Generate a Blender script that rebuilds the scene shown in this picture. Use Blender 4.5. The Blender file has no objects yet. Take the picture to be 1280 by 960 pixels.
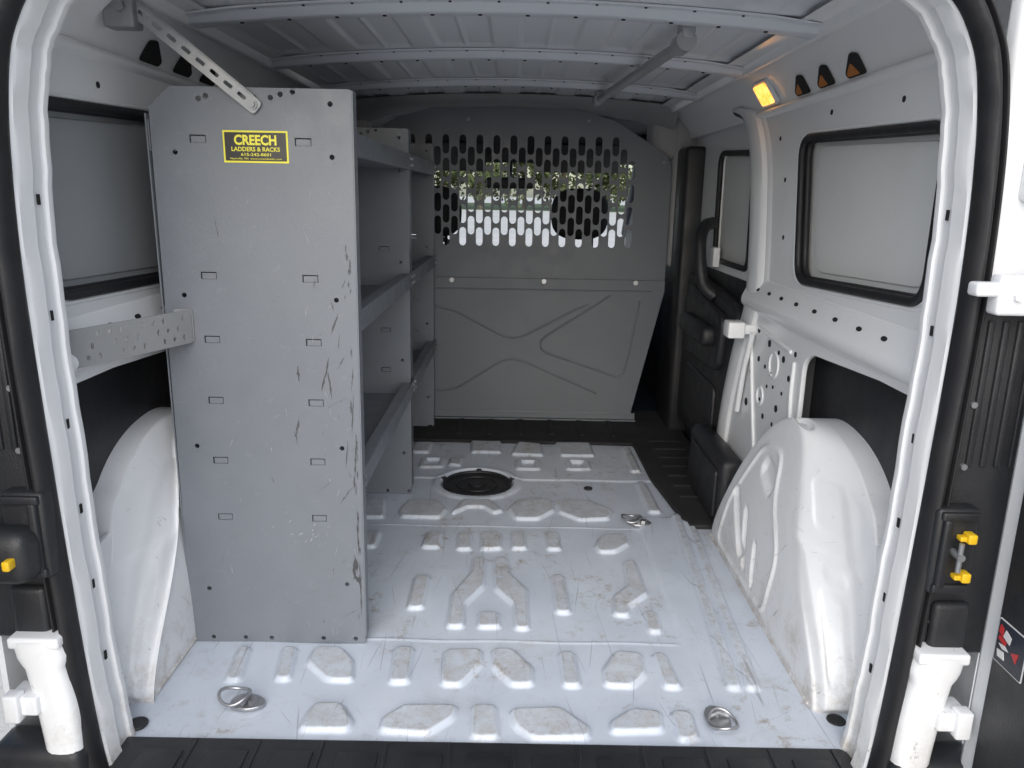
import bpy, math, random
import numpy as np
from mathutils import Matrix, Vector
random.seed(7); np.random.seed(7)
scene=bpy.context.scene; COL=scene.collection
XC=-0.03

# ------------------------------------------------------------------ materials
def newmat(name):
    m=bpy.data.materials.new(name); m.use_nodes=True
    nt=m.node_tree; b=nt.nodes["Principled BSDF"]
    return m,nt,b
def L(nt,a,b): nt.links.new(a,b)
def coords(nt,scale=(1,1,1),rot=(0,0,0)):
    tc=nt.nodes.new("ShaderNodeTexCoord"); mp=nt.nodes.new("ShaderNodeMapping")
    r=nt.nodes.new("ShaderNodeMapping"); r.inputs["Rotation"].default_value=rot
    mp.inputs["Scale"].default_value=scale
    L(nt,tc.outputs["Object"],r.inputs["Vector"]); L(nt,r.outputs["Vector"],mp.inputs["Vector"]); return mp.outputs["Vector"]
def noise(nt,scale,detail=4,rough=.55,vec=None,dist=0):
    n=nt.nodes.new("ShaderNodeTexNoise"); n.inputs["Scale"].default_value=scale
    n.inputs["Detail"].default_value=detail; n.inputs["Roughness"].default_value=rough
    n.inputs["Distortion"].default_value=dist
    if vec is None: vec=coords(nt)
    L(nt,vec,n.inputs["Vector"]); return n.outputs["Fac"]
def remap(nt,s,a,b,c=0.,d=1.):
    n=nt.nodes.new("ShaderNodeMapRange"); n.inputs[1].default_value=a; n.inputs[2].default_value=b
    n.inputs[3].default_value=c; n.inputs[4].default_value=d; L(nt,s,n.inputs[0]); return n.outputs[0]
def math2(nt,op,a,b):
    n=nt.nodes.new("ShaderNodeMath"); n.operation=op; n.use_clamp=False
    for i,v in enumerate((a,b)):
        if isinstance(v,(int,float)): n.inputs[i].default_value=v
        else: L(nt,v,n.inputs[i])
    return n.outputs[0]
def mixc(nt,f,a,b):
    n=nt.nodes.new("ShaderNodeMix"); n.data_type='RGBA'
    for i,v in ((0,f),(6,a),(7,b)):
        if isinstance(v,(int,float)): n.inputs[i].default_value=v
        elif isinstance(v,tuple): n.inputs[i].default_value=(v[0],v[1],v[2],1)
        else: L(nt,v,n.inputs[i])
    return n.outputs[2]
def bump(nt,b,h,strength=.2,dist=.01):
    n=nt.nodes.new("ShaderNodeBump"); n.inputs["Strength"].default_value=strength; n.inputs["Distance"].default_value=dist
    L(nt,h,n.inputs["Height"]); L(nt,n.outputs["Normal"],b.inputs["Normal"])
def paint(name,base,rough=.4,metal=0,var=.12,grime=(.25,.2,.15),grime_amt=.0,gscale=6,scratch=0,scratch_col=(.1,.1,.1),fine=.05,coat=0,bumpk=.08,bscale=90,lowdirt=0,rvar=1.):
    m,nt,b=newmat(name)
    n1=noise(nt,3.5,5)
    c=mixc(nt,remap(nt,n1,.3,.7),tuple(x*(1-var) for x in base),tuple(min(1,x*(1+var)) for x in base))
    if grime_amt>0:
        g=remap(nt,noise(nt,gscale,8,.7),.52,.75,0,grime_amt); c=mixc(nt,g,c,grime)
    if lowdirt>0:
        tc=nt.nodes.new("ShaderNodeTexCoord"); sp=nt.nodes.new("ShaderNodeSeparateXYZ"); L(nt,tc.outputs["Object"],sp.inputs[0])
        z=remap(nt,sp.outputs[2],0.0,.20,1,0)
        g=remap(nt,noise(nt,16,9,.8),.46,.70,0,lowdirt); c=mixc(nt,math2(nt,'MULTIPLY',z,g),c,(.36,.30,.23))
        z=remap(nt,sp.outputs[2],0.0,.03,.75,0); c=mixc(nt,math2(nt,'MULTIPLY',z,remap(nt,noise(nt,25,6,.8),.35,.6,0,1)),c,(.25,.18,.12))
        v=coords(nt,(30,2.5,30),(.9,0,0)); z=remap(nt,sp.outputs[2],0.05,.5,1,0.1)
        c=mixc(nt,math2(nt,'MULTIPLY',z,remap(nt,noise(nt,1.6,4,.7,v,0),.65,.69,0,.7)),c,(.30,.29,.28))
    if scratch>0:
        for k,(rot,sc,th) in enumerate((((.3,.1,.5),(2.5,90,60),.70),((.1,.4,-.7),(80,3,55),.71),((0,.2,1.3),(4,80,50),.71))):
            v=coords(nt,sc,rot); s=remap(nt,noise(nt,1.0,2,.5,v,0),th,th+.03,0,scratch); c=mixc(nt,s,c,scratch_col)
    L(nt,c,b.inputs["Base Color"])
    b.inputs["Metallic"].default_value=metal
    L(nt,remap(nt,noise(nt,14,6,.7),.25,.75,max(.05,rough-.12*rvar),min(1,rough+.15*rvar)),b.inputs["Roughness"])
    b.inputs["Coat Weight"].default_value=coat; b.inputs["Coat Roughness"].default_value=.12
    if bumpk: bump(nt,b,noise(nt,bscale,4,.6),bumpk,.004)
    return m
WHITE=paint("white_paint",(.82,.832,.848),.32,var=.008,grime_amt=.025,grime=(.5,.47,.43),gscale=9,coat=.3,bumpk=.02,bscale=25,lowdirt=.8,scratch=.05,scratch_col=(.4,.4,.4),rvar=.4)
WHITEM=paint("wheel_arch_paint",(.74,.755,.775),.40,var=.015,grime_amt=.06,grime=(.45,.42,.38),gscale=9,coat=.12,bumpk=.06,bscale=40,lowdirt=.9,scratch=.14,scratch_col=(.3,.3,.3),rvar=.6)
GREYP=paint("grey_powder_coat",(.158,.174,.198),.40,var=.05,grime_amt=.15,grime=(.23,.25,.27),gscale=4,scratch=.12,scratch_col=(.28,.30,.32),bumpk=.10,bscale=260)
GREYD=paint("grey_partition_paint",(.150,.166,.188),.45,var=.05,grime_amt=.12,grime=(.23,.23,.23),scratch=.1,scratch_col=(.27,.27,.28),bumpk=.1,bscale=200)
ROOFM=paint("roof_primer",(.70,.725,.76),.50,var=.015,metal=0,bumpk=0,rvar=.3)
BOWM=paint("roof_bow_paint",(.60,.63,.67),.42,var=.02,metal=0,bumpk=0,rvar=.4)
BLACK=paint("black_plastic",(.019,.020,.023),.42,var=.2,grime_amt=.25,grime=(.065,.06,.055),bumpk=.25,bscale=350)
RUBBER=paint("black_rubber",(.013,.013,.015),.55,var=.2,grime_amt=.3,grime=(.04,.04,.04),bumpk=.15,bscale=200)
MAT=paint("black_carpet",(.017,.017,.019),.9,var=.3,grime_amt=.4,grime=(.065,.06,.055),bumpk=.6,bscale=500)
STEEL=paint("galvanised_steel",(.45,.46,.48),.34,metal=.85,var=.15,grime_amt=.2,grime=(.28,.28,.27),bumpk=.08)
STEELD=paint("bracket_steel",(.27,.28,.295),.40,metal=.45,var=.12,grime_amt=.2,bumpk=.08)
STEELL=paint("zinc_bracket",(.36,.37,.38),.38,metal=.4,var=.15,grime_amt=.25,gscale=14,grime=(.22,.22,.22),bumpk=.08)
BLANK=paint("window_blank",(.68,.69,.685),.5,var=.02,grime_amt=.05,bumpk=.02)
BLANKD=paint("window_blank_shaded",(.34,.355,.37),.5,var=.02,grime_amt=.05,bumpk=.02)  # darker copy of the blank; left side's shade is in the base colour
YEL=paint("yellow_plastic",(.80,.50,.02),.4,var=.05)
YELS=paint("yellow_print",(.82,.75,.05),.4,var=.02,bumpk=0)
BLKS=paint("black_print",(.012,.012,.012),.35,var=.1,bumpk=0)
SCUFF=paint("scuff_mark",(.06,.063,.067),.6,var=.4,bumpk=0)
SCUFFL=paint("light_scuff",(.32,.33,.34),.5,var=.2,bumpk=0)
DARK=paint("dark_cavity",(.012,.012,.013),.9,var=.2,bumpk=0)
SEAT=paint("seat_fabric",(.03,.03,.033),.9,var=.2,bumpk=.4,bscale=400)
LINER=paint("headliner",(.34,.345,.35),.9,var=.05,bumpk=.2,bscale=300)
LINERD=paint("cab_trim",(.07,.072,.075),.9,var=.1,bumpk=.2,bscale=300)
REDP=paint("red_print",(.5,.03,.03),.4,bumpk=0); NAVYP=paint("dark_print",(.02,.025,.04),.4,bumpk=0); WHP=paint("white_print",(.7,.7,.7),.4,bumpk=0)
def amber():
    m,nt,b=newmat("amber_lamp"); 
    c=mixc(nt,remap(nt,noise(nt,60,2),.35,.65),(1,.33,.04),(1,.55,.13))
    L(nt,c,b.inputs["Base Color"]); L(nt,c,b.inputs["Emission Color"]); b.inputs["Emission Strength"].default_value=2.0
    b.inputs["Roughness"].default_value=.25; return m
AMBER=amber()
AMBGLOW=paint("painted_amber_glow",(.42,.15,.03),.6,bumpk=0)  # lamp's orange glow in the rail openings, put into the colour
def floormat():
    m,nt,b=newmat("floor_paint")
    at=nt.nodes.new("ShaderNodeAttribute"); at.attribute_name="pad"
    pad=at.outputs["Fac"]
    c=mixc(nt,remap(nt,noise(nt,3,6,.6),.3,.7),(.52,.575,.665),(.60,.65,.72))
    g=remap(nt,noise(nt,45,8,.8),.56,.70,0,.40); c=mixc(nt,g,c,(.39,.41,.44))
    g=remap(nt,noise(nt,5,9,.75),.55,.72,0,.42); c=mixc(nt,g,c,(.40,.38,.36))
    g=math2(nt,'MULTIPLY',remap(nt,noise(nt,3.2,3,.5),.48,.60,0,1),remap(nt,noise(nt,22,9,.8),.53,.64,0,.8)); c=mixc(nt,g,c,(.26,.20,.14))
    pw=math2(nt,'MULTIPLY',pad,remap(nt,noise(nt,30,9,.8),.38,.66,.05,.75)); c=mixc(nt,pw,c,(.39,.375,.35))
    pw=math2(nt,'MULTIPLY',pad,remap(nt,noise(nt,70,9,.85),.56,.66,0,.7)); c=mixc(nt,pw,c,(.18,.165,.145))
    e=math2(nt,'MULTIPLY',math2(nt,'MULTIPLY',pad,math2(nt,'SUBTRACT',1.0,pad)),4.0)
    c=mixc(nt,math2(nt,'MULTIPLY',e,remap(nt,noise(nt,40,6,.8),.42,.62,0,.6)),c,(.27,.25,.22))
    for k,(rot,sc,th,amt) in enumerate(((.25,(3.2,200,1),.72,.35),(.9,(3.6,220,1),.72,.35),(-.6,(3.5,210,1),.72,.35),(1.5,(2.2,150,1),.695,.5),(1.35,(2.,130,1),.70,.5),(1.72,(3.,160,1),.70,.5),(1.58,(1.6,60,1),.72,.5))):
        v=coords(nt,sc,(0,0,rot)); s=remap(nt,noise(nt,1.0,2,.5,v,0),th,th+.02,0,amt); c=mixc(nt,s,c,(.22,.23,.25))
    L(nt,c,b.inputs["Base Color"])
    L(nt,remap(nt,noise(nt,18,8,.75),.3,.7,.22,.55),b.inputs["Roughness"])
    b.inputs["Coat Weight"].default_value=.25; b.inputs["Coat Roughness"].default_value=.2
    bump(nt,b,noise(nt,26,8,.7),.10,.006)
    return m
FLOORM=floormat()

# ------------------------------------------------------------------ builder
def rnd(pts,r,n=5):
    out=[];N=len(pts)
    for i in range(N):
        p=Vector(pts[i]); a=Vector(pts[i-1]); c=Vector(pts[(i+1)%N])
        ra=min(r,(a-p).length*.48); rc=min(r,(c-p).length*.48)
        A=p+(a-p).normalized()*ra; Cc=p+(c-p).normalized()*rc
        for k in range(n+1):
            t=k/n; out.append(tuple((1-t)**2*A+2*t*(1-t)*p+t*t*Cc))
    return out
def rect(x0,y0,x1,y1,r=0,n=4):
    p=[(x0,y0),(x1,y0),(x1,y1),(x0,y1)]
    return rnd(p,r,n) if r else p
def circ(x,y,r,n=12,ry=None):
    ry=ry or r
    return [(x+r*math.cos(2*math.pi*k/n),y+ry*math.sin(2*math.pi*k/n)) for k in range(n)]
def slot(x,y,w,h,n=5):
    r=w/2; o=[]
    for k in range(n+1):
        a=math.pi*k/n; o.append((x+r*math.cos(a),y+h/2-r+r*math.sin(a)))
    for k in range(n+1):
        a=math.pi+math.pi*k/n; o.append((x+r*math.cos(a),y-h/2+r+r*math.sin(a)))
    return o
def cat(pts,n=8,closed=False):
    P=[Vector(p) for p in pts]; N=len(P); out=[]
    for i in range(N if closed else N-1):
        p0=P[i-1] if (closed or i>0) else P[0]*2-P[1]
        p1=P[i]; p2=P[(i+1)%N]; p3=P[(i+2)%N] if (closed or i+2<N) else P[-1]*2-P[-2]
        for k in range(n):
            t=k/n
            out.append(tuple(.5*((2*p1)+(p2-p0)*t+(2*p0-5*p1+4*p2-p3)*t*t+(3*p1-p0-3*p2+p3)*t**3)))
    if not closed: out.append(tuple(P[-1]))
    return out
MXZ=lambda y:Matrix(((1,0,0,0),(0,0,-1,y),(0,1,0,0),(0,0,0,1)))
MYZ=lambda x:Matrix(((0,0,1,x),(1,0,0,0),(0,1,0,0),(0,0,0,1)))
MXY=lambda z:Matrix.Translation((0,0,z))
def curve_mesh(cu):
    o=bpy.data.objects.new("tmp",cu); COL.objects.link(o)
    dg=bpy.context.evaluated_depsgraph_get(); dg.update()
    me=bpy.data.meshes.new_from_object(o.evaluated_get(dg))
    vs=[tuple(v.co) for v in me.vertices]; fs=[tuple(p.vertices) for p in me.polygons]
    bpy.data.objects.remove(o); bpy.data.curves.remove(cu); bpy.data.meshes.remove(me)
    return vs,fs
class MB:
    def __init__(s): s.v=[];s.f=[];s.m=[]
    def raw(s,vs,fs,mi=0,M=None):
        b=len(s.v)
        if M is not None: vs=[tuple(M@Vector(v)) for v in vs]
        s.v+=[tuple(v) for v in vs]; s.f+=[tuple(i+b for i in f) for f in fs]; s.m+=[mi]*len(fs); return s
    def box(s,a,c,mi=0,M=None,bev=0.0):
        x0,y0,z0=a;x1,y1,z1=c
        if bev>0:
            import bmesh
            bm=bmesh.new(); bmesh.ops.create_cube(bm,size=1)
            for v in bm.verts: v.co=Vector((x0+(v.co.x+.5)*(x1-x0),y0+(v.co.y+.5)*(y1-y0),z0+(v.co.z+.5)*(z1-z0)))
            bmesh.ops.bevel(bm,geom=bm.edges[:],offset=bev,segments=3,profile=.5,affect='EDGES')
            bm.verts.index_update()
            vs=[tuple(v.co) for v in bm.verts]; fs=[tuple(v.index for v in f.verts) for f in bm.faces]; bm.free()
            return s.raw(vs,fs,mi,M)
        vs=[(x0,y0,z0),(x1,y0,z0),(x1,y1,z0),(x0,y1,z0),(x0,y0,z1),(x1,y0,z1),(x1,y1,z1),(x0,y1,z1)]
        return s.raw(vs,[(0,3,2,1),(4,5,6,7),(0,1,5,4),(1,2,6,5),(2,3,7,6),(3,0,4,7)],mi,M)
    def cyl(s,p0,p1,r,n=16,mi=0,r1=None):
        p0=Vector(p0);p1=Vector(p1);r1=r if r1 is None else r1
        d=(p1-p0).normalized(); a=d.orthogonal().normalized(); b=d.cross(a)
        vs=[];fs=[]
        for k in range(n):
            t=2*math.pi*k/n; u=a*math.cos(t)+b*math.sin(t); vs+= [tuple(p0+u*r),tuple(p1+u*r1)]
        for k in range(n):
            j=(k+1)%n; fs.append((2*k,2*j,2*j+1,2*k+1))
        fs.append(tuple(2*k for k in range(n))[::-1]); fs.append(tuple(2*k+1 for k in range(n)))
        return s.raw(vs,fs,mi)
    def plate(s,loops,M,thick=.004,bev=0,mi=0):
        cu=bpy.data.curves.new("c","CURVE"); cu.dimensions='2D'; cu.fill_mode='BOTH'
        cu.extrude=max(0,thick/2-bev); cu.bevel_depth=bev; cu.bevel_resolution=2; cu.offset=-bev
        for lp in loops:
            sp=cu.splines.new('POLY'); sp.points.add(len(lp)-1)
            for i,p in enumerate(lp): sp.points[i].co=(p[0],p[1],0,1)
            sp.use_cyclic_u=True
        vs,fs=curve_mesh(cu); return s.raw(vs,fs,mi,M)
    def tube(s,pts,r,mi=0,closed=False,res=4,sy=1):
        cu=bpy.data.curves.new("c","CURVE"); cu.dimensions='3D'; cu.bevel_depth=r; cu.bevel_resolution=res; cu.use_fill_caps=True
        sp=cu.splines.new('POLY'); sp.points.add(len(pts)-1)
        for i,p in enumerate(pts): sp.points[i].co=(p[0],p[1],p[2],1)
        sp.use_cyclic_u=closed
        vs,fs=curve_mesh(cu); return s.raw(vs,fs,mi)
    def grid(s,rows,mi=0,closed=False):
        n=len(rows[0]); vs=[p for r in rows for p in r]; fs=[]
        for i in range(len(rows)-1):
            for j in range(n-1+(1 if closed else 0)):
                k=(j+1)%n; fs.append((i*n+j,i*n+k,(i+1)*n+k,(i+1)*n+j))
        return s.raw(vs,fs,mi)
    def done(s,name,parent,mats,label=None,angle=35,bev=0,solid=0,**kw):
        me=bpy.data.meshes.new(name); me.from_pydata(s.v,[],s.f); me.update()
        if not isinstance(mats,(list,tuple)): mats=[mats]
        for m in mats: me.materials.append(m)
        me.polygons.foreach_set("material_index",s.m)
        me.shade_smooth(); me.set_sharp_from_angle(angle=math.radians(angle))
        o=bpy.data.objects.new(name,me); COL.objects.link(o)
        if parent is not None:
            o.parent=parent; o.matrix_parent_inverse=Matrix.Translation(-WLOC[parent.name])
        WLOC[o.name]=Vector((0,0,0))
        if solid:
            q=o.modifiers.new("s","SOLIDIFY"); q.thickness=solid; q.offset=0
        if bev:
            q=o.modifiers.new("b","BEVEL"); q.width=bev; q.segments=2; q.limit_method='ANGLE'
        if label: o["label"]=label
        for k,v in kw.items(): o[k]=v
        return o
WLOC={}
def empty(name,loc,label,cat,**kw):
    o=bpy.data.objects.new(name,None); o.location=loc; COL.objects.link(o); WLOC[o.name]=Vector(loc)
    o["label"]=label; o["category"]=cat
    for k,v in kw.items(): o[k]=v
    o.empty_display_size=.2
    return o

# ================================================================== VAN
van=empty("cargo_van",(XC,2.2,-.55),"white cargo van with empty cargo bay and rear doors open","van")
PADS=[
[(-392,1258),(-389,1305),(-381,1336),(-333,1338),(-298,1284),(-301,1261)],
[(-240,1262),(-238,1297),(-204,1334),(-101,1337),(-106,1300),(-148,1254)],
[(-66,1338),(-24,1339),(-15,1246),(-64,1245)],
[(11,1327),(107,1335),(158,1279),(156,1250),(50,1248),(19,1280)],
[(207,1297),(251,1334),(306,1328),(301,1276),(203,1267)],
[(330,1329),(365,1329),(364,1256),(329,1248)],
[(-587,1409),(-599,1525),(-577,1525),(-559,1409)],
[(-484,1412),(-501,1528),(-474,1528),(-456,1412)],
[(-433,1475),(-430,1530),(-376,1531),(-339,1484),(-325,1416),(-376,1415)],
[(-244,1410),(-251,1535),(-213,1536),(-207,1411)],
[(-138,1441),(-137,1529),(-61,1532),(-56,1486),(-98,1406),(-134,1405)],
[(-31,1533),(11,1534),(54,1466),(53,1410),(11,1409),(-29,1472)],
[(118,1528),(147,1529),(152,1408),(121,1407)],
[(210,1465),(244,1531),(298,1527),(295,1453),(263,1411),(208,1415)],
[(328,1528),(352,1529),(363,1408),(332,1408)],
[(-247,1707),(-248,1870),(-214,1871),(-212,1708)],
[(-142,1628),(-142,1777),(-99,1893),(-99,1978),(-68,1979),(-66,1821),(-110,1727),(-107,1628)],
[(-41,1980),(-7,1981),(0,1897),(47,1804),(48,1623),(20,1622),(16,1731),(-32,1809)],
[(-69,1691),(-25,1692),(-20,1628),(-69,1626)],
[(117,1883),(145,1884),(151,1698),(120,1697)],
[(272,1779),(314,1834),(323,1969),(351,1980),(356,1794),(300,1733),(294,1688),(261,1694)],
[(335,1704),(361,1705),(361,1619),(335,1619)],
[(-251,2042),(-248,2139),(-205,2141),(-205,2044)],
[(-149,2036),(-152,2143),(-118,2144),(-112,2037)],
[(-82,2146),(-28,2148),(-24,2041),(-79,2038)],
[(8,2150),(44,2151),(48,2043),(11,2042)],
[(110,2154),(144,2155),(148,2047),(113,2046)],
[(254,2067),(278,2138),(348,2152),(350,2087),(304,2033),(262,2031)],
[(-354,2303),(-334,2390),(-247,2394),(-208,2322),(-221,2258),(-339,2253)],
[(-185,2291),(-154,2398),(-68,2402),(-24,2317),(-49,2297),(-85,2347),(-137,2345)],
[(-3,2331),(28,2406),(136,2411),(142,2324),(89,2259),(20,2256)],
[(154,2405),(262,2410),(333,2333),(313,2268),(222,2252),(163,2312)],
[(451,2588),(479,2589),(489,2326),(455,2325)],
[(-395,2866),(-388,2985),(-323,2989),(-326,2869)],
[(-230,2731),(-230,2802),(-190,2808),(-190,2720)],
[(-162,3040),(-46,3046),(-43,2884),(-153,2878)],
[(5,2868),(31,3008),(119,2992),(124,2855)],
[(186,3017),(319,3024),(326,2865),(200,2859)],
[(454,2970),(476,2971),(482,2695),(452,2693)],
[(524,2309),(545,2310),(487,1404),(462,1403)],
[(558,2310),(579,2311),(526,1405),(502,1404)],
[(-430,1700),(-430,1870),(-398,1870),(-398,1700)],[(-430,2042),(-430,2140),(-390,2140),(-390,2042)],[(-560,1700),(-560,2300),(-535,2300),(-535,1700)],[(-500,2250),(-480,2390),(-420,2390),(-400,2250)]]
def sdpoly(px,py,poly):
    P=np.array(poly,float); n=len(P)
    d=np.full(px.shape,1e9); s=np.ones(px.shape)
    for i in range(n):
        j=(i-1)%n
        ex,ey=P[j]-P[i]; wx=px-P[i,0]; wy=py-P[i,1]
        t=np.clip((wx*ex+wy*ey)/(ex*ex+ey*ey),0,1)
        bx=wx-ex*t; by=wy-ey*t; d=np.minimum(d,bx*bx+by*by)
        c1=py>=P[i,1]; c2=py<P[j,1]; c3=(ex*wy)>(ey*wx)
        allc=(c1&c2&c3)|(~c1&~c2&~c3); s=np.where(allc,-s,s)
    return s*np.sqrt(d)
def sst(t): t=np.clip(t,0,1); return t*t*(3-2*t)
X0,X1,Y0,Y1,ST=-.80,.74,1.225,3.10,.0034
nx=int((X1-X0)/ST)+1; ny=int((Y1-Y0)/ST)+1
gx,gy=np.meshgrid(np.linspace(X0,X1,nx),np.linspace(Y0,Y1,ny))
H=np.zeros_like(gx); PD=np.zeros_like(gx)
def window(poly,m=.04):
    xs=[p[0] for p in poly]; ys=[p[1] for p in poly]
    i0=max(0,int((min(xs)-m-X0)/ST)); i1=min(nx,int((max(xs)+m-X0)/ST)+2)
    j0=max(0,int((min(ys)-m-Y0)/ST)); j1=min(ny,int((max(ys)+m-Y0)/ST)+2)
    return slice(j0,j1),slice(i0,i1)
for k,pd in enumerate(PADS):
    poly=[(a/1000,b/1000) for a,b in pd]
    w=window(poly); sd=sdpoly(gx[w],gy[w],rnd(poly,.011,3))
    long=k in (39,40)
    t=sst((.008-sd)/.0105); hh=.0105
    H[w]=np.maximum(H[w],hh*t); PD[w]=np.maximum(PD[w],sst((-.001-sd)/.005)*(1 if not long else .3))
for (cx,cy) in ((-.296,2.76),(.066,2.752),(.255,2.761)):
    poly=rect(cx-.04,cy-.05,cx+.04,cy+.05); w=window(poly); sd=sdpoly(gx[w],gy[w],rnd(poly,.012,3))
    H[w]+=.008*sst((.012-sd)/.012)-.014*sst((-.012-sd)/.008)
rr=np.hypot((gx+.118),(gy-2.566)); H+=.006*sst((.165-rr)/.02)-.022*sst((.132-rr)/.012)
H+=.004*sst((gy-2.60)/.012)
H+=.005*sst((gx-.40)/.01)*sst((2.30-gy)/.02)
for yy in (1.575,2.205): H+=.002*sst((.006-np.abs(gy-yy))/.006)*sst((.42-np.abs(gx+.02))/.02)
H+=.0012*np.sin(gx*23+1.3*np.sin(gy*7))*np.sin(gy*19)
vs=np.stack([gx.ravel(),gy.ravel(),H.ravel()],1)
idx=np.arange(nx*ny).reshape(ny,nx)
q=np.stack([idx[:-1,:-1],idx[:-1,1:],idx[1:,1:],idx[1:,:-1]],-1).reshape(-1,4)
cxm=(gx[:-1,:-1]+gx[1:,1:]).ravel()/2; cym=(gy[:-1,:-1]+gy[1:,1:]).ravel()/2
keep=~((cxm>.515)&(cym>2.20)&(cxm>.515+(2.63-cym)*.10))
q=q[keep]
me=bpy.data.meshes.new("floor_panel"); me.from_pydata(vs.tolist(),[],q.tolist()); me.update(); me.materials.append(FLOORM)
at=me.attributes.new("pad","FLOAT","POINT"); at.data.foreach_set("value",PD.ravel().astype(np.float32))
me.shade_smooth()
fo=bpy.data.objects.new("floor_panel",me); COL.objects.link(fo); fo.parent=van; fo.matrix_parent_inverse=Matrix.Translation(-WLOC[van.name]); fo["label"]="pale painted steel floor, stamped ribs, dirty and scratched"

b=MB(); b.plate([rnd([(-.74,3.015),(.50,3.005),(.505,2.62),(.535,2.35),(.56,2.20),(.74,2.20),(.74,3.5),(-.74,3.5)],.02)],MXY(.010),.016,.004)
for k in range(9): b.box((-.62+k*.13,3.08,.018),(-.60+k*.13,3.30,.024),0,None,.002)
for k in range(7): b.box((.57,2.42+k*.10,.018),(.70,2.44+k*.10,.024),0,None,.002)
b.done("floor_mat",van,MAT,"black ribbed floor covering before the partition")
b=MB(); cx,cy=-.118,2.566
b.cyl((cx,cy,-.010),(cx,cy,-.003),.120,48); b.tube([(cx+.116*math.cos(a*math.pi/24),cy+.116*math.sin(a*math.pi/24),.000) for a in range(48)],.006,closed=True)
b.tube([(cx+.07*math.cos(a*math.pi/24),cy+.07*math.sin(a*math.pi/24),-.002) for a in range(48)],.004,closed=True)
b.cyl((cx,cy,-.004),(cx,cy,.004),.03,24)
for a in range(5):
    t=a*math.pi/2.5+.3; b.cyl((cx+.130*math.cos(t),cy+.122*math.sin(t),-.003),(cx+.130*math.cos(t),cy+.122*math.sin(t),.008),.010,12)
b.done("access_cover",van,BLACK,"round black access cover in the floor")
for gx_,gy_,gr in ((-.705,1.268,.017),(.650,1.313,.016),(.273,2.526,.013),(.07,2.71,.006),(-.29,2.715,.006)):
    b=MB(); b.cyl((gx_,gy_,0),(gx_,gy_,.006),gr,20); b.tube([(gx_+gr*math.cos(a*math.pi/10),gy_+gr*math.sin(a*math.pi/10),.005) for a in range(20)],.0025,closed=True)
    b.done("floor_grommet",van,BLACK)
def tiedown(x,y,rot,sc=1.):
    M=Matrix.Translation((x,y,.004))@Matrix.Rotation(rot,4,'Z')
    b=MB(); pl=rnd([(-.030,-.020),(.012,-.026),(.040,-.010),(.040,.010),(.012,.026),(-.030,.020)],.02)
    b.plate([pl],M@Matrix.Translation((0,0,.003)),.008,.002)
    p0=M@Vector((.016,0,.006)); b.cyl(p0,p0+Vector((0,0,.008)),.011,6)
    ring=[M@Vector((-.022+.030*math.cos(t),.027*math.sin(t),.014+.010*math.cos(t)**2)) for t in [k*math.pi/14 for k in range(28)]]
    b.tube(ring,.0034,closed=True)
    b.tube([M@Vector((.0,-.02,.012)),M@Vector((.004,0,.017)),M@Vector((.0,.02,.012))],.005)
    b.done("tie_down_ring",van,STEEL)
tiedown(-.520,1.333,-.1); tiedown(.415,1.305,1.7); tiedown(.403,2.235,-.1); tiedown(-.60,2.25,.1)
b=MB(); b.plate([rnd([(-.80,1.06),(.69,1.06),(.66,1.10),(.632,1.232),(-.745,1.232),(-.775,1.10)],.015)],MXY(-.004),.024,.006)
for k in range(11):
    x=-.66+k*.118
    b.box((x,1.07,.006),(x+.075,1.195,.0115),0,None,.0025)
    b.box((x+.082,1.12,.006),(x+.090,1.225,.011),0,None,.002)
b.box((-.85,.98,-.30),(.79,1.10,-.02),0,None,.02)
b.done("bumper_step",van,BLACK,"black ribbed plastic bumper step, dusty")
b=MB(); b.box((-.86,1.12,-.12),(.80,3.5,-.03)); b.done("floor_frame",van,DARK)

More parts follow.
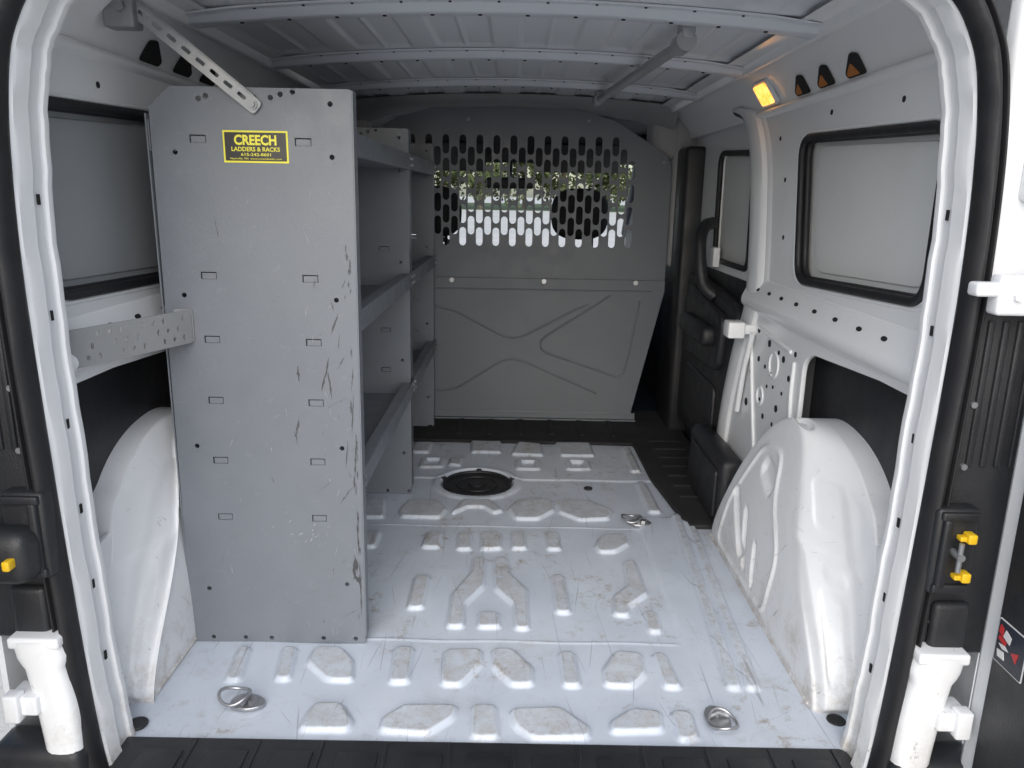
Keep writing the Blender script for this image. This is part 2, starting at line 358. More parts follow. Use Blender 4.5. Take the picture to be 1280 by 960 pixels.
# ---- wheel arches
def arch(side,inn):
    prof=cat([(1.335,-.01),(1.35,.13),(1.375,.29),(1.43,.415),(1.55,.488),(1.71,.505),(1.83,.458),(1.95,.345),(2.06,.20),(2.145,.07),(2.175,-.01)],18)
    rings=cat([(1.0,.82),(1.0,.77),(1.0,.735),(1.0,.705),(1.0,.675),(1.0,inn+.012),(.993,inn+.003),(.97,inn),(.9,inn-.001),(.8,inn-.002),(.6,inn-.003),(.4,inn-.003),(.2,inn-.003),(.0,inn-.003)],10)
    feats=[[(1.965,.25),(1.99,.22),(1.88,.07),(1.85,.09)],[(1.86,.22),(1.88,.21),(1.845,.06),(1.82,.06)],[(1.76,.16),(1.78,.16),(1.77,.05),(1.75,.05)],[(1.72,.36),(1.80,.38),(1.83,.34),(1.74,.30)]]
    rows=[]
    for sc,hx in rings:
        row=[]
        for (y,z) in prof:
            Y=1.75+(y-1.75)*sc; Z=z*sc
            c=min(1,max(0,(.745-hx)/(.745-inn)))
            if Y<1.75: Y+=.175*c*sst(Z/.32)*min(1,(1.75-Y)/.33)
            row.append([Y,Z,hx+ (.045*(max(Z,0)/.5)**2*c)])
        rows.append(row)
    A=np.array(rows)
    for fpoly in feats:
        sd=sdpoly(A[:,:,0],A[:,:,1],rnd(fpoly,.02,3)); msk=(A[:,:,2]<inn+.05)
        A[:,:,2]+=msk*.010*sst((.006-sd)/.010)
    sd=np.abs(sdpoly(A[:,:,0],A[:,:,1],rnd([(1.66,.03),(1.62,.20),(1.70,.30),(1.72,.42),(1.84,.40),(2.02,.18),(2.08,.03)],.04,4)))
    A[:,:,2]-=(A[:,:,2]<inn+.05)*.005*sst((.010-sd)/.008)
    sd=np.hypot((A[:,:,0]-1.70)/1.9,(A[:,:,2]-.705)*1.5)-.028; cr=(A[:,:,1]>.36); A[:,:,1]-=cr*.014*sst((.0-sd)/.014)
    cr=(A[:,:,0]<1.66)&(A[:,:,2]>inn+.006)
    cf=cr*sst((A[:,:,2]-inn-.006)/.012)
    A[:,:,0]-=cf*.026*sst((.285-A[:,:,1])/.010)*sst(A[:,:,1]/.03)
    A[:,:,0]-=cf*.014*sst((A[:,:,2]-.715)/.008)*sst((.43-A[:,:,1])/.03)
    sd=np.hypot((A[:,:,1]-.255),(A[:,:,2]-.695))-.013; A[:,:,0]-=cf*.007*sst((.004-sd)/.006)
    sd=sdpoly(A[:,:,2],A[:,:,1],rnd([(.672,.22),(.705,.22),(.705,.06),(.665,.06)],.02,3)); A[:,:,0]+=cf*.010*sst((.004-sd)/.008)
    sd=sdpoly(A[:,:,2],A[:,:,1],rnd([(.685,.42),(.735,.42),(.735,.32),(.680,.32)],.02,3)); A[:,:,0]+=cf*.008*sst((.004-sd)/.008)
    b=MB(); b.grid([[(XC+side*p[2],p[0],p[1]) for p in r] for r in A])
    b.tube([(XC+side*(inn+.002),1.36+.04*k,.006) for k in range(21)],.007)
    b.done("wheel_arch",van,WHITEM,"white painted wheel arch, scuffed and dirty at its foot",angle=60)
arch(1,.642); arch(-1,.682)

def XS(s,hx): return XC+s*hx
def sweepY(b,s,prof,y0,y1,n=2,mi=0):
    rows=[[(XS(s,h),y0+(y1-y0)*k/n,z) for h,z in prof] for k in range(n+1)]; b.grid(rows,mi)
SEALP=[(2.66,1.275),(2.52,1.235),(2.42,1.12),(2.375,.97),(2.345,.80),(2.35,.68),(2.43,.53),(2.50,.34),(2.53,.18),(2.53,.0)]
YW=1.255
for s in (1,-1):
    b=MB()
    win=[(1.345,.825),(1.965,.80),(2.03,1.15),(1.345,1.125)] if s>0 else [(1.30,.815),(1.965,.80),(2.03,1.16),(1.30,1.135)]
    outer=[(YW,.75),(YW,1.22),(1.6,1.245),(2.48,1.245),(2.40,1.12),(2.345,.97),(2.31,.75)]
    b.plate([outer,rnd(win,.055,6)],MYZ(XS(s,.762)),.02,.004)
    def off(pl,d):
        c=Vector((sum(p[0] for p in pl)/len(pl),sum(p[1] for p in pl)/len(pl)))
        return [tuple(c+(Vector(p)-c)*(1+d/(Vector(p)-c).length)) for p in pl]
    wl=rnd(off(win,.030),.07,6)
    b.tube([(XS(s,.7535),p[0],p[1]) for p in wl],.0045,closed=True)
    sweepY(b,s,cat([(.756,1.235),(.748,1.262),(.722,1.30),(.68,1.332),(.63,1.350),(.60,1.352)],5),YW,3.40)
    sweepY(b,s,cat([(.756,1.225),(.742,1.233),(.740,1.243),(.75,1.252)],4),YW,2.5)
    sweepY(b,s,cat([(.665,1.33),(.655,1.330),(.648,1.338),(.64,1.35)],4),YW,3.3)
    LED=[(.7555,.785),(.752,.775),(.746,.768),(.726,.722),(.722,.710),(.722,.698),(.727,.688),(.742,.676),(.745,.66)]
    sweepY(b,s,cat(LED,4),YW,2.33)
    rec=[(1.30,.34),(1.30,.668),(1.80,.640),(1.845,.61),(1.845,.40)]
    b.plate([[(YW,0),(YW,.69),(2.33,.69),(2.41,.53),(2.48,.34),(2.50,0)],rnd(rec,.025,5)],MYZ(XS(s,.750)),.012,.003)
    for (p0,p1) in (((1.93,.62),(2.20,.64)),((2.27,.62),(2.12,.22)),((1.90,.60),(1.89,.44))):
        b.tube(cat([(XS(s,.743),p0[0],p0[1]),(XS(s,.742),(p0[0]+p1[0])/2+.004,(p0[1]+p1[1])/2),(XS(s,.743),p1[0],p1[1])],6),.0055)
    for (y,z,r) in ((2.05,.56,.035),(2.14,.45,.026)):
        b.tube([(XS(s,.7435),y+r*math.cos(k*math.pi/12),z+r*math.sin(k*math.pi/12)) for k in range(24)],.0035,closed=True)
    for (y,z,r) in ((1.98,.59,.009),(2.02,.60,.006),(2.10,.61,.010),(2.20,.63,.008),(2.07,.53,.006),(2.12,.54,.006),(1.93,.55,.008),(2.00,.45,.010),(2.10,.40,.008),(2.18,.55,.008),(2.24,.50,.009),(1.90,.62,.007),(2.04,.50,.005),(2.09,.49,.005),(2.14,.44,.005),(2.02,.40,.006),(2.26,.40,.012),(1.97,.50,.005),(1.90,.50,.007)):
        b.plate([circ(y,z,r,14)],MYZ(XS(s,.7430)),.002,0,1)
    for k,y in enumerate((1.44,1.55,1.67,1.79,1.91,2.02,2.12,2.22)):
        Mh=Matrix.Translation((XS(s,.7355),y,.7455))@Matrix.Rotation(-s*math.radians(66),4,'Y')
        b.plate([circ(0,0,.005,16,.011)],Mh,.003,0,1)
    for (y,z) in ((2.10,.90),(2.13,1.05),(2.2,1.16),(2.22,.84),(1.52,1.185),(1.86,1.195)):
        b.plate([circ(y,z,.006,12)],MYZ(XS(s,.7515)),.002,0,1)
    for i,y in enumerate((1.735,1.895,2.045)):
        Mh=Matrix.Translation((XS(s,.7350),y,1.277))@Matrix.Rotation(s*math.radians(-34),4,'Y')@MYZ(0)
        b.plate([rnd([(-.044,-.026),(.042,-.026),(.048,-.014),(-.012,.026),(-.042,.020)],.009)],Mh,.004,.001,1)
        if s>0: b.plate([rnd([(-.020+.01*i,-.022),(.038,-.022),(.038,-.014),(.0,.006)],.006)],Mh,.0052,0,2)  # lamp glow painted as orange patches inside the right-hand openings
    b.done("side_wall",van,[WHITE,DARK,AMBGLOW],"white stamped steel inner side wall with dark openings")
    b=MB(); b.plate([rect(YW,.25,1.9,.70)],MYZ(XS(s,.80)),.01); b.done("recess_liner",van,BLACK,"black liner behind the lower wall opening")
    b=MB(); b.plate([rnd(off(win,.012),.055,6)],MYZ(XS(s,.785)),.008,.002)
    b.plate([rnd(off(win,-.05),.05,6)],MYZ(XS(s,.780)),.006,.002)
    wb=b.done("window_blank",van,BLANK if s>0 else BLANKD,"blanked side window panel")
    b=MB(); g=rnd(win,.055,7); b.tube([(XS(s,.752),p[0],p[1]) for p in g],.0095,closed=True)
    g2=rnd(off(win,-.012),.05,7); b.tube([(XS(s,.765),p[0],p[1]) for p in g2],.008,closed=True)
    o=b.done("window_seal",wb,RUBBER)
    b=MB(); sp=cat(SEALP,8)
    prof=[(.0,.765),(-.004,.742),(-.010,.734),(-.020,.731),(-.06,.729),(-.105,.731),(-.120,.735),(-.132,.746),(-.150,.7475),(-.165,.7545)]
    b.grid([[(XS(s,hx),p[0]+dy*(1 if p[1]>.6 else .8),p[1]) for dy,hx in prof] for p in sp])
    b.box((XS(s,.680)-.02,2.22,.60),(XS(s,.680)+.03,2.28,.648),0,None,.006)
    b.box((XS(s,.71)-.02,2.23,.61),(XS(s,.71)+.04,2.27,.64),0,None,.006)
    b.tube(cat([(XS(s,.725),2.20,.62),(XS(s,.728),2.26,.50),(XS(s,.73),2.30,.36)],6),.008)
    b.done("pillar",van,WHITE,"white pillar behind the sliding door opening",angle=28)
    b=MB(); b.tube([(XS(s,.752),p[0]+.004,p[1]) for p in sp],.012); b.tube([(XS(s,.765),p[0]+.02,p[1]) for p in sp],.011)
    b.done("door_seal",van,RUBBER)
    DW=[(2.50,.775),(2.53,1.14),(2.95,1.16),(2.93,.775)]
    sd_=MB(); sd_.plate([rnd([(2.30,.0),(2.30,.74),(3.45,.74),(3.45,.0)],.03)],MYZ(XS(s,.80)),.03,.006)
    sd_.plate([[(2.30,.70),(2.30,1.32),(3.45,1.32),(3.45,.70)],rnd(DW,.05,5)],MYZ(XS(s,.80)),.025,.005,mi=1)
    sd_.plate([rnd([(2.45,.12),(2.42,.66),(3.15,.72),(3.2,.08)],.08,6)],MYZ(XS(s,.765)),.05,.015)
    sd_.plate([rnd([(2.55,.42),(2.52,.62),(3.05,.68),(3.05,.40)],.06,6)],MYZ(XS(s,.738)),.04,.014)
    sd_.plate([rnd([(2.6,.14),(2.6,.36),(3.05,.36),(3.05,.14)],.04,6)],MYZ(XS(s,.740)),.02,.008)
    sd_.box((min(XS(s,.675),XS(s,.745)),2.60,.50),(max(XS(s,.675),XS(s,.745)),2.98,.57),0,None,.025)
    door=sd_.done("sliding_door",van,[BLACK,WHITE],"closed sliding door with moulded black inner trim")
    h=MB(); h.tube(cat([(XS(s,.745),2.72,.66),(XS(s,.705),2.74,.70),(XS(s,.692),2.76,.78),(XS(s,.695),2.79,.86),(XS(s,.72),2.84,.90),(XS(s,.76),2.90,.91)],8),.022,res=6)
    h.done("grab_handle",door,BLACK)
    h=MB(); h.box((XS(s,.765)-.012,2.82,.755),(XS(s,.765)+.012,2.90,.825),0,None,.003); h.done("latch_plate",door,WHITE)
    h=MB(); h.plate([rnd([(2.48,.755),(2.51,1.16),(2.97,1.18),(2.95,.755)],.05,5)],MYZ(XS(s,.806)),.008,.002); wn=h.done("window_blank",door,BLANK)
    h=MB(); g=rnd(DW,.05,6); h.tube([(XS(s,.786),p[0],p[1]) for p in g],.010,closed=True); h.done("window_seal",door,RUBBER)
    b=MB(); b.box((min(XS(s,.665),XS(s,.745)),2.20,-.0),(max(XS(s,.665),XS(s,.745)),2.62,.23),0,None,.03)
    b.plate([rnd([(2.22,.03),(2.22,.19),(2.55,.19),(2.58,.03)],.02)],MYZ(XS(s,.662)),.012,.004)
    b.done("step_trim",van,BLACK)
    b=MB(); b.box((min(XS(s,.71),XS(s,.80)),3.20,0),(max(XS(s,.71),XS(s,.80)),3.50,1.20),0,None,.02)
    b.done("door_pillar",van,[BLACK])
    b=MB(); b.box((min(XS(s,.69),XS(s,.80)),3.36,.70),(max(XS(s,.69),XS(s,.80)),3.54,1.34),0,None,.03)
    b.box((min(XS(s,.60),XS(s,.76)),3.37,1.15),(max(XS(s,.60),XS(s,.76)),3.56,1.35),0,None,.04)
    b.done("pillar_head",van,[LINER])
    b=MB(); b.plate([[(1.16,-.30),(1.16,1.37),(3.55,1.37),(3.55,-.30)]],MYZ(XS(s,.835)),.01)
    b.plate([[(3.552,-.30),(3.552,.78),(4.85,.72),(5.6,.6),(5.6,-.3)]],MYZ(XS(s,.835)),.03,.005)
    b.done("outer_body_side",van,WHITE)  # unseen outer skin, added to block light at gaps between wall pieces

# ---- interior lamp
lamp=MB(); Mh=Matrix.Translation((XS(1,.728),2.275,1.288))@Matrix.Rotation(math.radians(-34),4,'Y')@MYZ(0)
lamp.plate([rect(-.056,-.038,.056,.038,.008)],Mh@Matrix.Translation((0,0,-.004)),.012,.003)
lo=lamp.done("interior_lamp",van,BOWM,"small rectangular amber interior lamp, lit")
l2=MB(); l2.plate([rect(-.046,-.030,.046,.030,.008)],Mh@Matrix.Translation((0,0,-.011)),.012,.003); l2.done("lamp_lens",lo,AMBER)

# ---- roof
xs=np.linspace(-.66,.66,331)
def roofz(hx): return 1.350+.034*(1-(hx/.66)**2)
rows=[]
for yk in np.linspace(1.15,3.42,190):
    row=[]
    for x in xs:
        z=roofz(x)+.004
        ph=((x+.66)/.22)%1.0
        inb=1.0
        for yb in (1.745,2.30,2.85):
            inb*=float(sst((abs(yk-yb)-.055)/.03))
        z+=inb*.007*float(sst((.36-abs(ph-.5))/.06))
        z-=inb*.0045*float(sst((.04-abs(ph-.5))/.03))
        row.append((XC+x,yk,z))
    rows.append(row)
b=MB(); b.grid(rows); b.done("roof_panel",van,ROOFM,"bare grey roof skin with stamped channels",angle=80)
b=MB(); b.box((XC-.84,1.12,1.40),(XC+.84,3.6,1.42)); b.done("outer_roof",van,WHITE)  # unseen top skin, added with the outer sides to block light
for k,yb in enumerate((1.745,2.30,2.85)):
    b=MB(); prof=[(-.048,.003),(-.046,-.001),(-.030,-.002),(-.026,-.006),(-.021,-.017),(-.017,-.019),(.017,-.019),(.021,-.017),(.026,-.006),(.030,-.002),(.046,-.001),(.048,.003)]
    rows=[]
    for x in np.linspace(-.675,.675,61):
        zz=roofz(x)-.0005; e=max(0,(abs(x)-.55)/.125); fl=1+.5*e
        rows.append([(XC+x,yb+dy*fl,zz+dz*(1-.5*e)-.010*e) for dy,dz in prof])
    b.grid(rows)
    for x in np.linspace(-.55,.55,12):
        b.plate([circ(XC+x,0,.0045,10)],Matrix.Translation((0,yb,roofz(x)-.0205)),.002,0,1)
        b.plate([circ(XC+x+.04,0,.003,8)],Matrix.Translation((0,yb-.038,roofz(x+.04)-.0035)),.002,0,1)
    b.done("roof_bow",van,[BOWM,DARK],"pressed steel roof cross bow with small holes",angle=40)
b=MB()
rows=[]
for x in np.linspace(-.68,.68,41):
    z=roofz(x)-.002
    rows.append([(XC+x,3.22,z+.004),(XC+x,3.25,z-.012),(XC+x,3.30,z-.022-.03*(abs(x)/.68)**4),(XC+x,3.42,z-.03-.06*(abs(x)/.68)**4),(XC+x,3.60,z-.03)])
b.grid(rows); b.done("roof_header",van,LINER)
b=MB(); b.cyl((.365,1.84,1.330),(.290,2.88,1.330),.014,20)
b.cyl((.367,1.80,1.332),(.364,1.86,1.330),.022,20); b.cyl((.291,2.86,1.330),(.288,2.93,1.330),.018,20)
b.box((.355,1.80,1.335),(.385,1.86,1.375),0,None,.004)
b.box((.277,2.87,1.335),(.303,2.92,1.372),0,None,.004)
b.done("roof_bar",van,STEELL,"grey tubular bar clipped under the roof")

# ---- rear opening jamb & seal
half=[(.660,-.06),(.676,.06),(.686,.22),(.694,.43),(.701,.68),(.704,.88),(.698,1.05),(.684,1.165),(.664,1.225),(.630,1.275),(.575,1.310),(.48,1.330),(.25,1.347),(0,1.352)]
full=[(XC+x,z) for x,z in half]+[(XC-x-.008*min(1,x*4),z) for x,z in half[-2::-1]]
ring=cat([(x,z,0) for x,z in full],6)
def ringsweep(b,prof,mi=0):
    P=[Vector((p[0],p[1])) for p in ring]; rows=[]
    for i,p in enumerate(P):
        t=(P[min(i+1,len(P)-1)]-P[max(i-1,0)]).normalized(); n=Vector((-t.y,t.x))
        wob=.0012*math.sin(i*.9)+.0008*math.sin(i*2.3)
        rows.append([(p.x+n.x*(a+(wob if j>3 and j<15 else 0)),y,p.y+n.y*(a+(wob if j>3 and j<15 else 0))) for j,(a,y) in enumerate(prof)])
    b.grid(rows,mi)
b=MB()
ringsweep(b,[(-.030,1.150),(.006,1.151),(.009,1.152),(.0115,1.156),(.0125,1.163),(.0130,1.18),(.0135,1.190),(.012,1.193),(.0055,1.195),(.0048,1.198),(.0052,1.226),(.0065,1.229),(.0105,1.232),(.011,1.237),(.0095,1.246),(.003,1.252),(-.01,1.259),(-.055,1.265)])
hz=[z for x,z in half]; hxx=[x for x,z in half]
for s in (1,-1):
    for z in (.98,.80,.62,.47,.33,.19):
        hx=float(np.interp(z,hz,hxx))+(0 if s>0 else .008)-.0053
        b.box((XS(s,hx)-.0012,1.209,z-.008),(XS(s,hx)+.0012,1.215,z+.008),1)
b.done("door_opening_frame",van,[WHITE,DARK],"white rear door opening frame",angle=22)
b=MB()
ringsweep(b,cat([(.008,1.153),(.012,1.14),(.010,1.122),(.001,1.112),(-.007,1.118),(-.011,1.130),(-.015,1.118),(-.020,1.125),(-.022,1.152)],5))
b.done("door_opening_seal",van,RUBBER,"black rubber weather seal round the rear opening",angle=60)
# ---- rear body corners
for s in (1,-1):
    a=lambda x0,x1:(min(XS(s,x0),XS(s,x1)),max(XS(s,x0),XS(s,x1)))
    b=MB(); x0,x1=a(.712,.87)
    b.box((x0,1.135,.27),(x1,1.16,.845),0,None,.008)
    for k in range(5):
        xx=.737+k*.022; q0,q1=a(xx,xx+.010); b.box((q0,1.130,.60),(q1,1.14,.83),0,None,.003)
    q0,q1=a(.72,.78); b.box((q0,1.12,.28),(q1,1.14,.37),0,None,.01)
    for (xx,zz) in ((.735,.70),(.735,.60),(.725,.33)): b.cyl((XS(s,xx),1.137,zz),(XS(s,xx),1.130,zz),.005,10,1)
    b.done("lamp_housing",van,[BLACK,STEELD],"black rear lamp housing beside the opening")
    b=MB(); x0,x1=a(.712,.88); b.box((x0,1.13,.848),(x1,1.17,1.42),0,None,.012)
    x0,x1=a(.745,.90); b.box((x0,1.10,1.0),(x1,1.135,1.42),0,None,.012)
    b.done("rear_body_corner",van,WHITE)
    b=MB(); rows=[]
    for t in np.linspace(0,1,22):
        z=.07+.215*t; wv=.031+.003*math.sin(t*math.pi)+.009*float(sst((t-.78)/.05)); cxx=.715+.024*t*t
        rows.append([(XS(s,cxx+wv*math.copysign(abs(math.cos(u))**.6,math.cos(u))),1.135-.040*abs(math.sin(u))**.5 if math.sin(u)>0 else 1.135+.02*abs(math.sin(u)),z) for u in [j*math.pi/12 for j in range(24)]])
    b.grid(rows,0,True)
    x0,x1=a(.735,.785); b.box((x0,1.085,.158),(x1,1.135,.192),0,None,.004)
    x0,x1=a(.760,.785); b.box((x0,1.075,.150),(x1,1.10,.200),0,None,.004)
    x0,x1=a(.695,.778); b.box((x0,1.097,.272),(x1,1.16,.292),0,None,.005)
    b.done("body_corner_foot",van,WHITE,angle=30)
    b=MB(); x0,x1=a(.68,.84); b.box((x0,1.09,-.25),(x1,1.17,.085),0,None,.02); b.done("bumper_end",van,BLACK)
    b=MB(); x0,x1=a(.692,.760); b.box((x0,1.105,.395),(x1,1.137,.54),0,None,.008)
    q0,q1=a(.697,.755); b.box((q0,1.098,.40),(q1,1.108,.415),0,None,.003); b.box((q0,1.098,.522),(q1,1.108,.536),0,None,.003)
    q0,q1=a(.700,.714); b.box((q0,1.095,.41),(q1,1.11,.525),0,None,.004)
    if s<0: q0,q1=a(.70,.80); b.box((q0,1.06,.40),(q1,1.12,.49),0,None,.025)
    la=b.done("door_latch",van,[BLACK],"dark latch recess with small yellow lever")
    for zz in ((.490,.425) if s>0 else (.437,)):
        b=MB(); q0,q1=a(.733,.747) if s>0 else a(.718,.730); yy=1.085 if s>0 else 1.046
        b.box((q0,yy,zz),(q1,yy+.02,zz+.016),0,None,.003)
        if s>0: q0,q1=a(.724,.735); b.box((q0,yy+.006,zz+.002),(q1,yy+.02,zz+.010),0,None,.002)
        b.done("latch_lever",la,YEL)
    if s>0:
        b=MB(); q0=XS(s,.723); b.cyl((q0,1.085,.445),(q0,1.085,.492),.004); b.cyl((q0,1.08,.470),(q0,1.108,.470),.006); b.done("latch_pin",la,STEELD)
    rd=MB(); dx=.800 if s>0 else .86
    Dm=MYZ(XS(s,dx+.02))
    rd.plate([rnd([(.33,-.12),(.33,.72),(.42,1.36),(1.05,1.40),(1.118,1.3),(1.118,-.12)],.05,5),rnd([(.45,.78),(.49,1.25),(1.0,1.28),(1.0,.78)],.05,5)],Dm,.045,.012)
    door=rd.done("rear_door",van,WHITE,"open white rear door with black inner trim")
    t=MB(); t.plate([rnd([(.36,.02),(.36,.70),(1.068,.70),(1.068,.02)],.03,5)],MYZ(XS(s,dx-.006)),.012,.004); t.done("trim_panel",door,BLACK)
    t=MB(); t.plate([rnd([(.44,.77),(.48,1.26),(1.01,1.29),(1.01,.77)],.05,5)],MYZ(XS(s,dx+.02)),.006,.002); t.done("window",door,RUBBER)
    t=MB(); z=.872
    x0,x1=a(.675,.80) if s>0 else a(.72,.82); t.box((x0,1.070,z),(x1,1.098,z+.020),0,None,.005)
    x0,x1=a(.705,.80) if s>0 else a(.75,.82); t.box((x0,1.068,z-.026),(x1,1.098,z+.030),0,None,.006)
    q0=XS(s,.765); t.cyl((q0,1.066,z-.032),(q0,1.066,z+.040),.009)
    t.cyl((XS(s,.730),1.069,z+.002),(XS(s,.730),1.061,z+.002),.007,6)
    t.done("hinge",door,WHITE)
    if s>0:
        dz=.042
        t=MB(); Ms=MYZ(XS(s,dx-.0135))@Matrix.Translation((0,dz,0)); t.plate([rect(.995,.270,1.062,.342,.003)],Ms,.001,0,2)
        Ms=MYZ(XS(s,dx-.0144))@Matrix.Translation((0,dz,0)); t.plate([rect(.997,.272,1.060,.340,.002)],Ms,.001,0,3)
        Ms=MYZ(XS(s,dx-.0152))@Matrix.Translation((0,dz,0))
        t.plate([[(1.055,.333),(1.057,.320),(1.046,.316),(1.048,.330)]],Ms,.001,0,1)
        t.plate([[(1.054,.316),(1.056,.309),(1.040,.304),(1.036,.312)]],Ms,.001,0,1)
        t.plate([[(1.042,.330),(1.046,.317),(1.030,.312),(1.028,.324)]],Ms,.001,0,2)
        t.plate([[(1.054,.302),(1.044,.297),(1.030,.300),(1.040,.305)]],Ms,.001,0,2)
        t.plate([[(1.055,.292),(1.052,.281),(1.036,.282),(1.040,.294)]],Ms,.001,0,2)
        t.plate([[(1.024,.303),(1.012,.292),(1.008,.310)]],Ms,.001,0,1)
        t.done("sticker",door,[BLKS,REDP,WHP,NAVYP],"small dark sticker with red and white print")

# ---- cab
b=MB(); b.box((XC-.70,4.55,.25),(XC+.70,5.0,.64),0,None,.06); b.box((XC-.80,4.8,-.2),(XC+.80,5.05,.60)); b.box((XC-.80,3.5,-.06),(XC+.80,5.0,-.02))
b.box((XC-.62,4.42,.50),(XC-.22,4.60,.70),0,None,.05)
cab=b.done("dashboard",van,BLACK)
b=MB(); st=[(XC-.42+.17*math.cos(k*math.pi/16),4.28+.05*math.sin(k*math.pi/16),.60+.16*math.sin(k*math.pi/16)) for k in range(32)]
b.tube(st,.014,closed=True); b.cyl((XC-.42,4.28,.60),(XC-.42,4.5,.56),.04); b.box((XC-.58,4.26,.58),(XC-.26,4.30,.62),0,None,.01); b.done("steering_wheel",van,BLACK)
b=MB(); b.box((XC-.76,3.5,1.33),(XC+.76,4.45,1.38)); b.box((XC-.72,4.40,1.17),(XC+.72,4.46,1.36),0,None,.02)
b.box((XC-.60,4.36,1.12),(XC-.13,4.385,1.27),0,None,.008); b.box((XC+.13,4.36,1.12),(XC+.60,4.385,1.27),0,None,.008)
b.done("headliner",van,LINERD)
b=MB(); b.box((-.16,4.34,1.03),(.10,4.37,1.09),0,None,.012); b.cyl((-.03,4.36,1.09),(-.03,4.42,1.20),.012); b.done("rear_view_mirror",van,BLACK)
for s in (1,-1):
    b=MB(); b.plate([[(3.52,.0),(3.52,1.35),(4.40,1.35),(5.2,.80),(5.2,0)],rnd([(3.60,.74),(3.62,1.22),(4.33,1.24),(4.85,.80)],.06,5)],MYZ(XS(s,.79)),.05,.01)
    b.tube([(XS(s,.74),4.42,1.34),(XS(s,.76),4.85,1.05),(XS(s,.78),5.25,.76)],.035)
    b.done("front_door",van,BLACK)
    sx=XC+s*.345
    b=MB(); b.box((sx-.25,3.62,.15),(sx+.25,4.15,.35),0,None,.06)
    M=Matrix.Translation((sx,3.66,.28))@Matrix.Rotation(math.radians(-8),4,'X'); b.box((-.22,-.06,0),(.22,.06,.47),0,M,.055)
    st=b.done("seat",van,SEAT)
    b=MB(); rr_=[]
    for k in range(9):
        ph=-math.pi/2+math.pi*k/8
        cp=max(math.cos(ph),0)**.55
        rr_.append([(sx-.01+.135*math.copysign(abs(math.cos(t))**.7,math.cos(t))*cp, 3.70+.055*math.sin(ph), .915+.118*math.copysign(abs(math.sin(t))**.7,math.sin(t))*cp) for t in [j*math.pi/14 for j in range(28)]])
    b.grid(rr_,0,True)
    b.cyl((sx-.06,3.69,.68),(sx-.06,3.70,.84),.008); b.cyl((sx+.05,3.69,.68),(sx+.05,3.70,.84),.008); b.done("headrest",st,SEAT)
b=MB(); rows=[]
for t in np.linspace(0,1,8):
    rows.append([(XC+x,5.0+t*1.0-.15*(x/.8)**2,.66-.16*t-.05*(x/.8)**2) for x in np.linspace(-.80,.80,11)])
b.grid(rows); b.done("bonnet",van,WHITE,solid=.02)
gm=bpy.data.materials.new("windscreen_glass"); gm.use_nodes=True; nt=gm.node_tree; nt.nodes.clear()
o_=nt.nodes.new("ShaderNodeOutputMaterial"); mx=nt.nodes.new("ShaderNodeMixShader"); tr=nt.nodes.new("ShaderNodeBsdfTransparent"); gl=nt.nodes.new("ShaderNodeBsdfGlossy")
gl.inputs["Roughness"].default_value=.02; mx.inputs[0].default_value=.04; tr.inputs[0].default_value=(.96,.98,.97,1)
L(nt,tr.outputs[0],mx.inputs[1]); L(nt,gl.outputs[0],mx.inputs[2]); L(nt,mx.outputs[0],o_.inputs[0])
b=MB(); rows=[[(XC+x,4.50+t*.78-.08*(x/.75)**2,1.30-t*.56) for x in np.linspace(-.74,.74,13)] for t in np.linspace(0,1,8)]
b.grid(rows); b.done("windscreen",van,gm)

# ================================================================== PARTITION
part=empty("partition",(XC,3.35,0),"grey steel partition with slotted upper screen and creased lower panel","partition")
cxp=-.045
upo=[(cxp-.70,.63),(cxp-.70,1.10),(cxp-.685,1.165),(cxp-.46,1.30),(cxp-.30,1.345),(cxp+.30,1.345),(cxp+.46,1.30),(cxp+.685,1.165),(cxp+.70,1.10),(cxp+.70,.63)]
holes=[]
ncol=31; pitch=.0355
for c in range(ncol):
    x=cxp+(c-(ncol-1)/2)*pitch
    for r in range(5):
        z=.822+r*.0945+(.047 if c%2 else 0)
        if z>1.235: continue
        if abs(x-cxp)>.50 and z>1.16: continue
        holes.append(slot(x,z,.0285,.078))
b=MB(); b.plate([rnd(upo,.03,4)]+holes,MXZ(3.35),.003,.0)
b.done("slotted_screen",part,GREYD,"upper grey screen with staggered vertical slots")
b=MB()
lowo=[(cxp-.575,.015),(cxp-.70,.60),(cxp-.70,.648),(cxp+.70,.648),(cxp+.70,.60),(cxp+.575,.015)]
b.plate([lowo],MXZ(3.340),.006,.002)
def ridge_o(pts,r=.006,y=3.3385):
    V=[Vector(p) for p in pts]; P=[V[0]]
    for i in range(1,len(V)-1):
        d0=(V[i-1]-V[i]).normalized(); d1=(V[i+1]-V[i]).normalized()
        P+=[V[i]+d0*.03,V[i]+(d0+d1)*.008,V[i]+d1*.03]
    P.append(V[-1]); b.tube([(p.x,y,p.y) for p in P],r,res=2)
ridge_o([(-.52,.56),(-.25,.50),(-.03,.385),(.03,.385),(.28,.52),(.33,.54)])
ridge_o([(.42,.58),(.12,.38),(.12,.33),(.49,.21),(.52,.36),(.55,.56)])
ridge_o([(-.52,.12),(-.25,.15),(-.04,.29),(.03,.29),(.38,.14)])
ridge_o([(-.62,.60),(0,.60),(.60,.60)],.004); ridge_o([(-.48,.05),(0,.05),(.46,.05)],.004)
b.done("lower_panel",part,GREYD,"solid lower partition panel with pressed creases")
b=MB(); b.box((cxp-.60,3.31,.018),(cxp+.60,3.338,.024),0); b.box((cxp-.60,3.333,.018),(cxp+.60,3.3355,.05)); b.done("base_flange",part,GREYD)
for x in (-.269,.131,.528,-.60):
    b=MB(); b.cyl((x,3.337,.636),(x,3.331,.636),.0065,6); b.cyl((x,3.3375,.636),(x,3.335,.636),.010,16); b.done("bolt",part,STEEL)
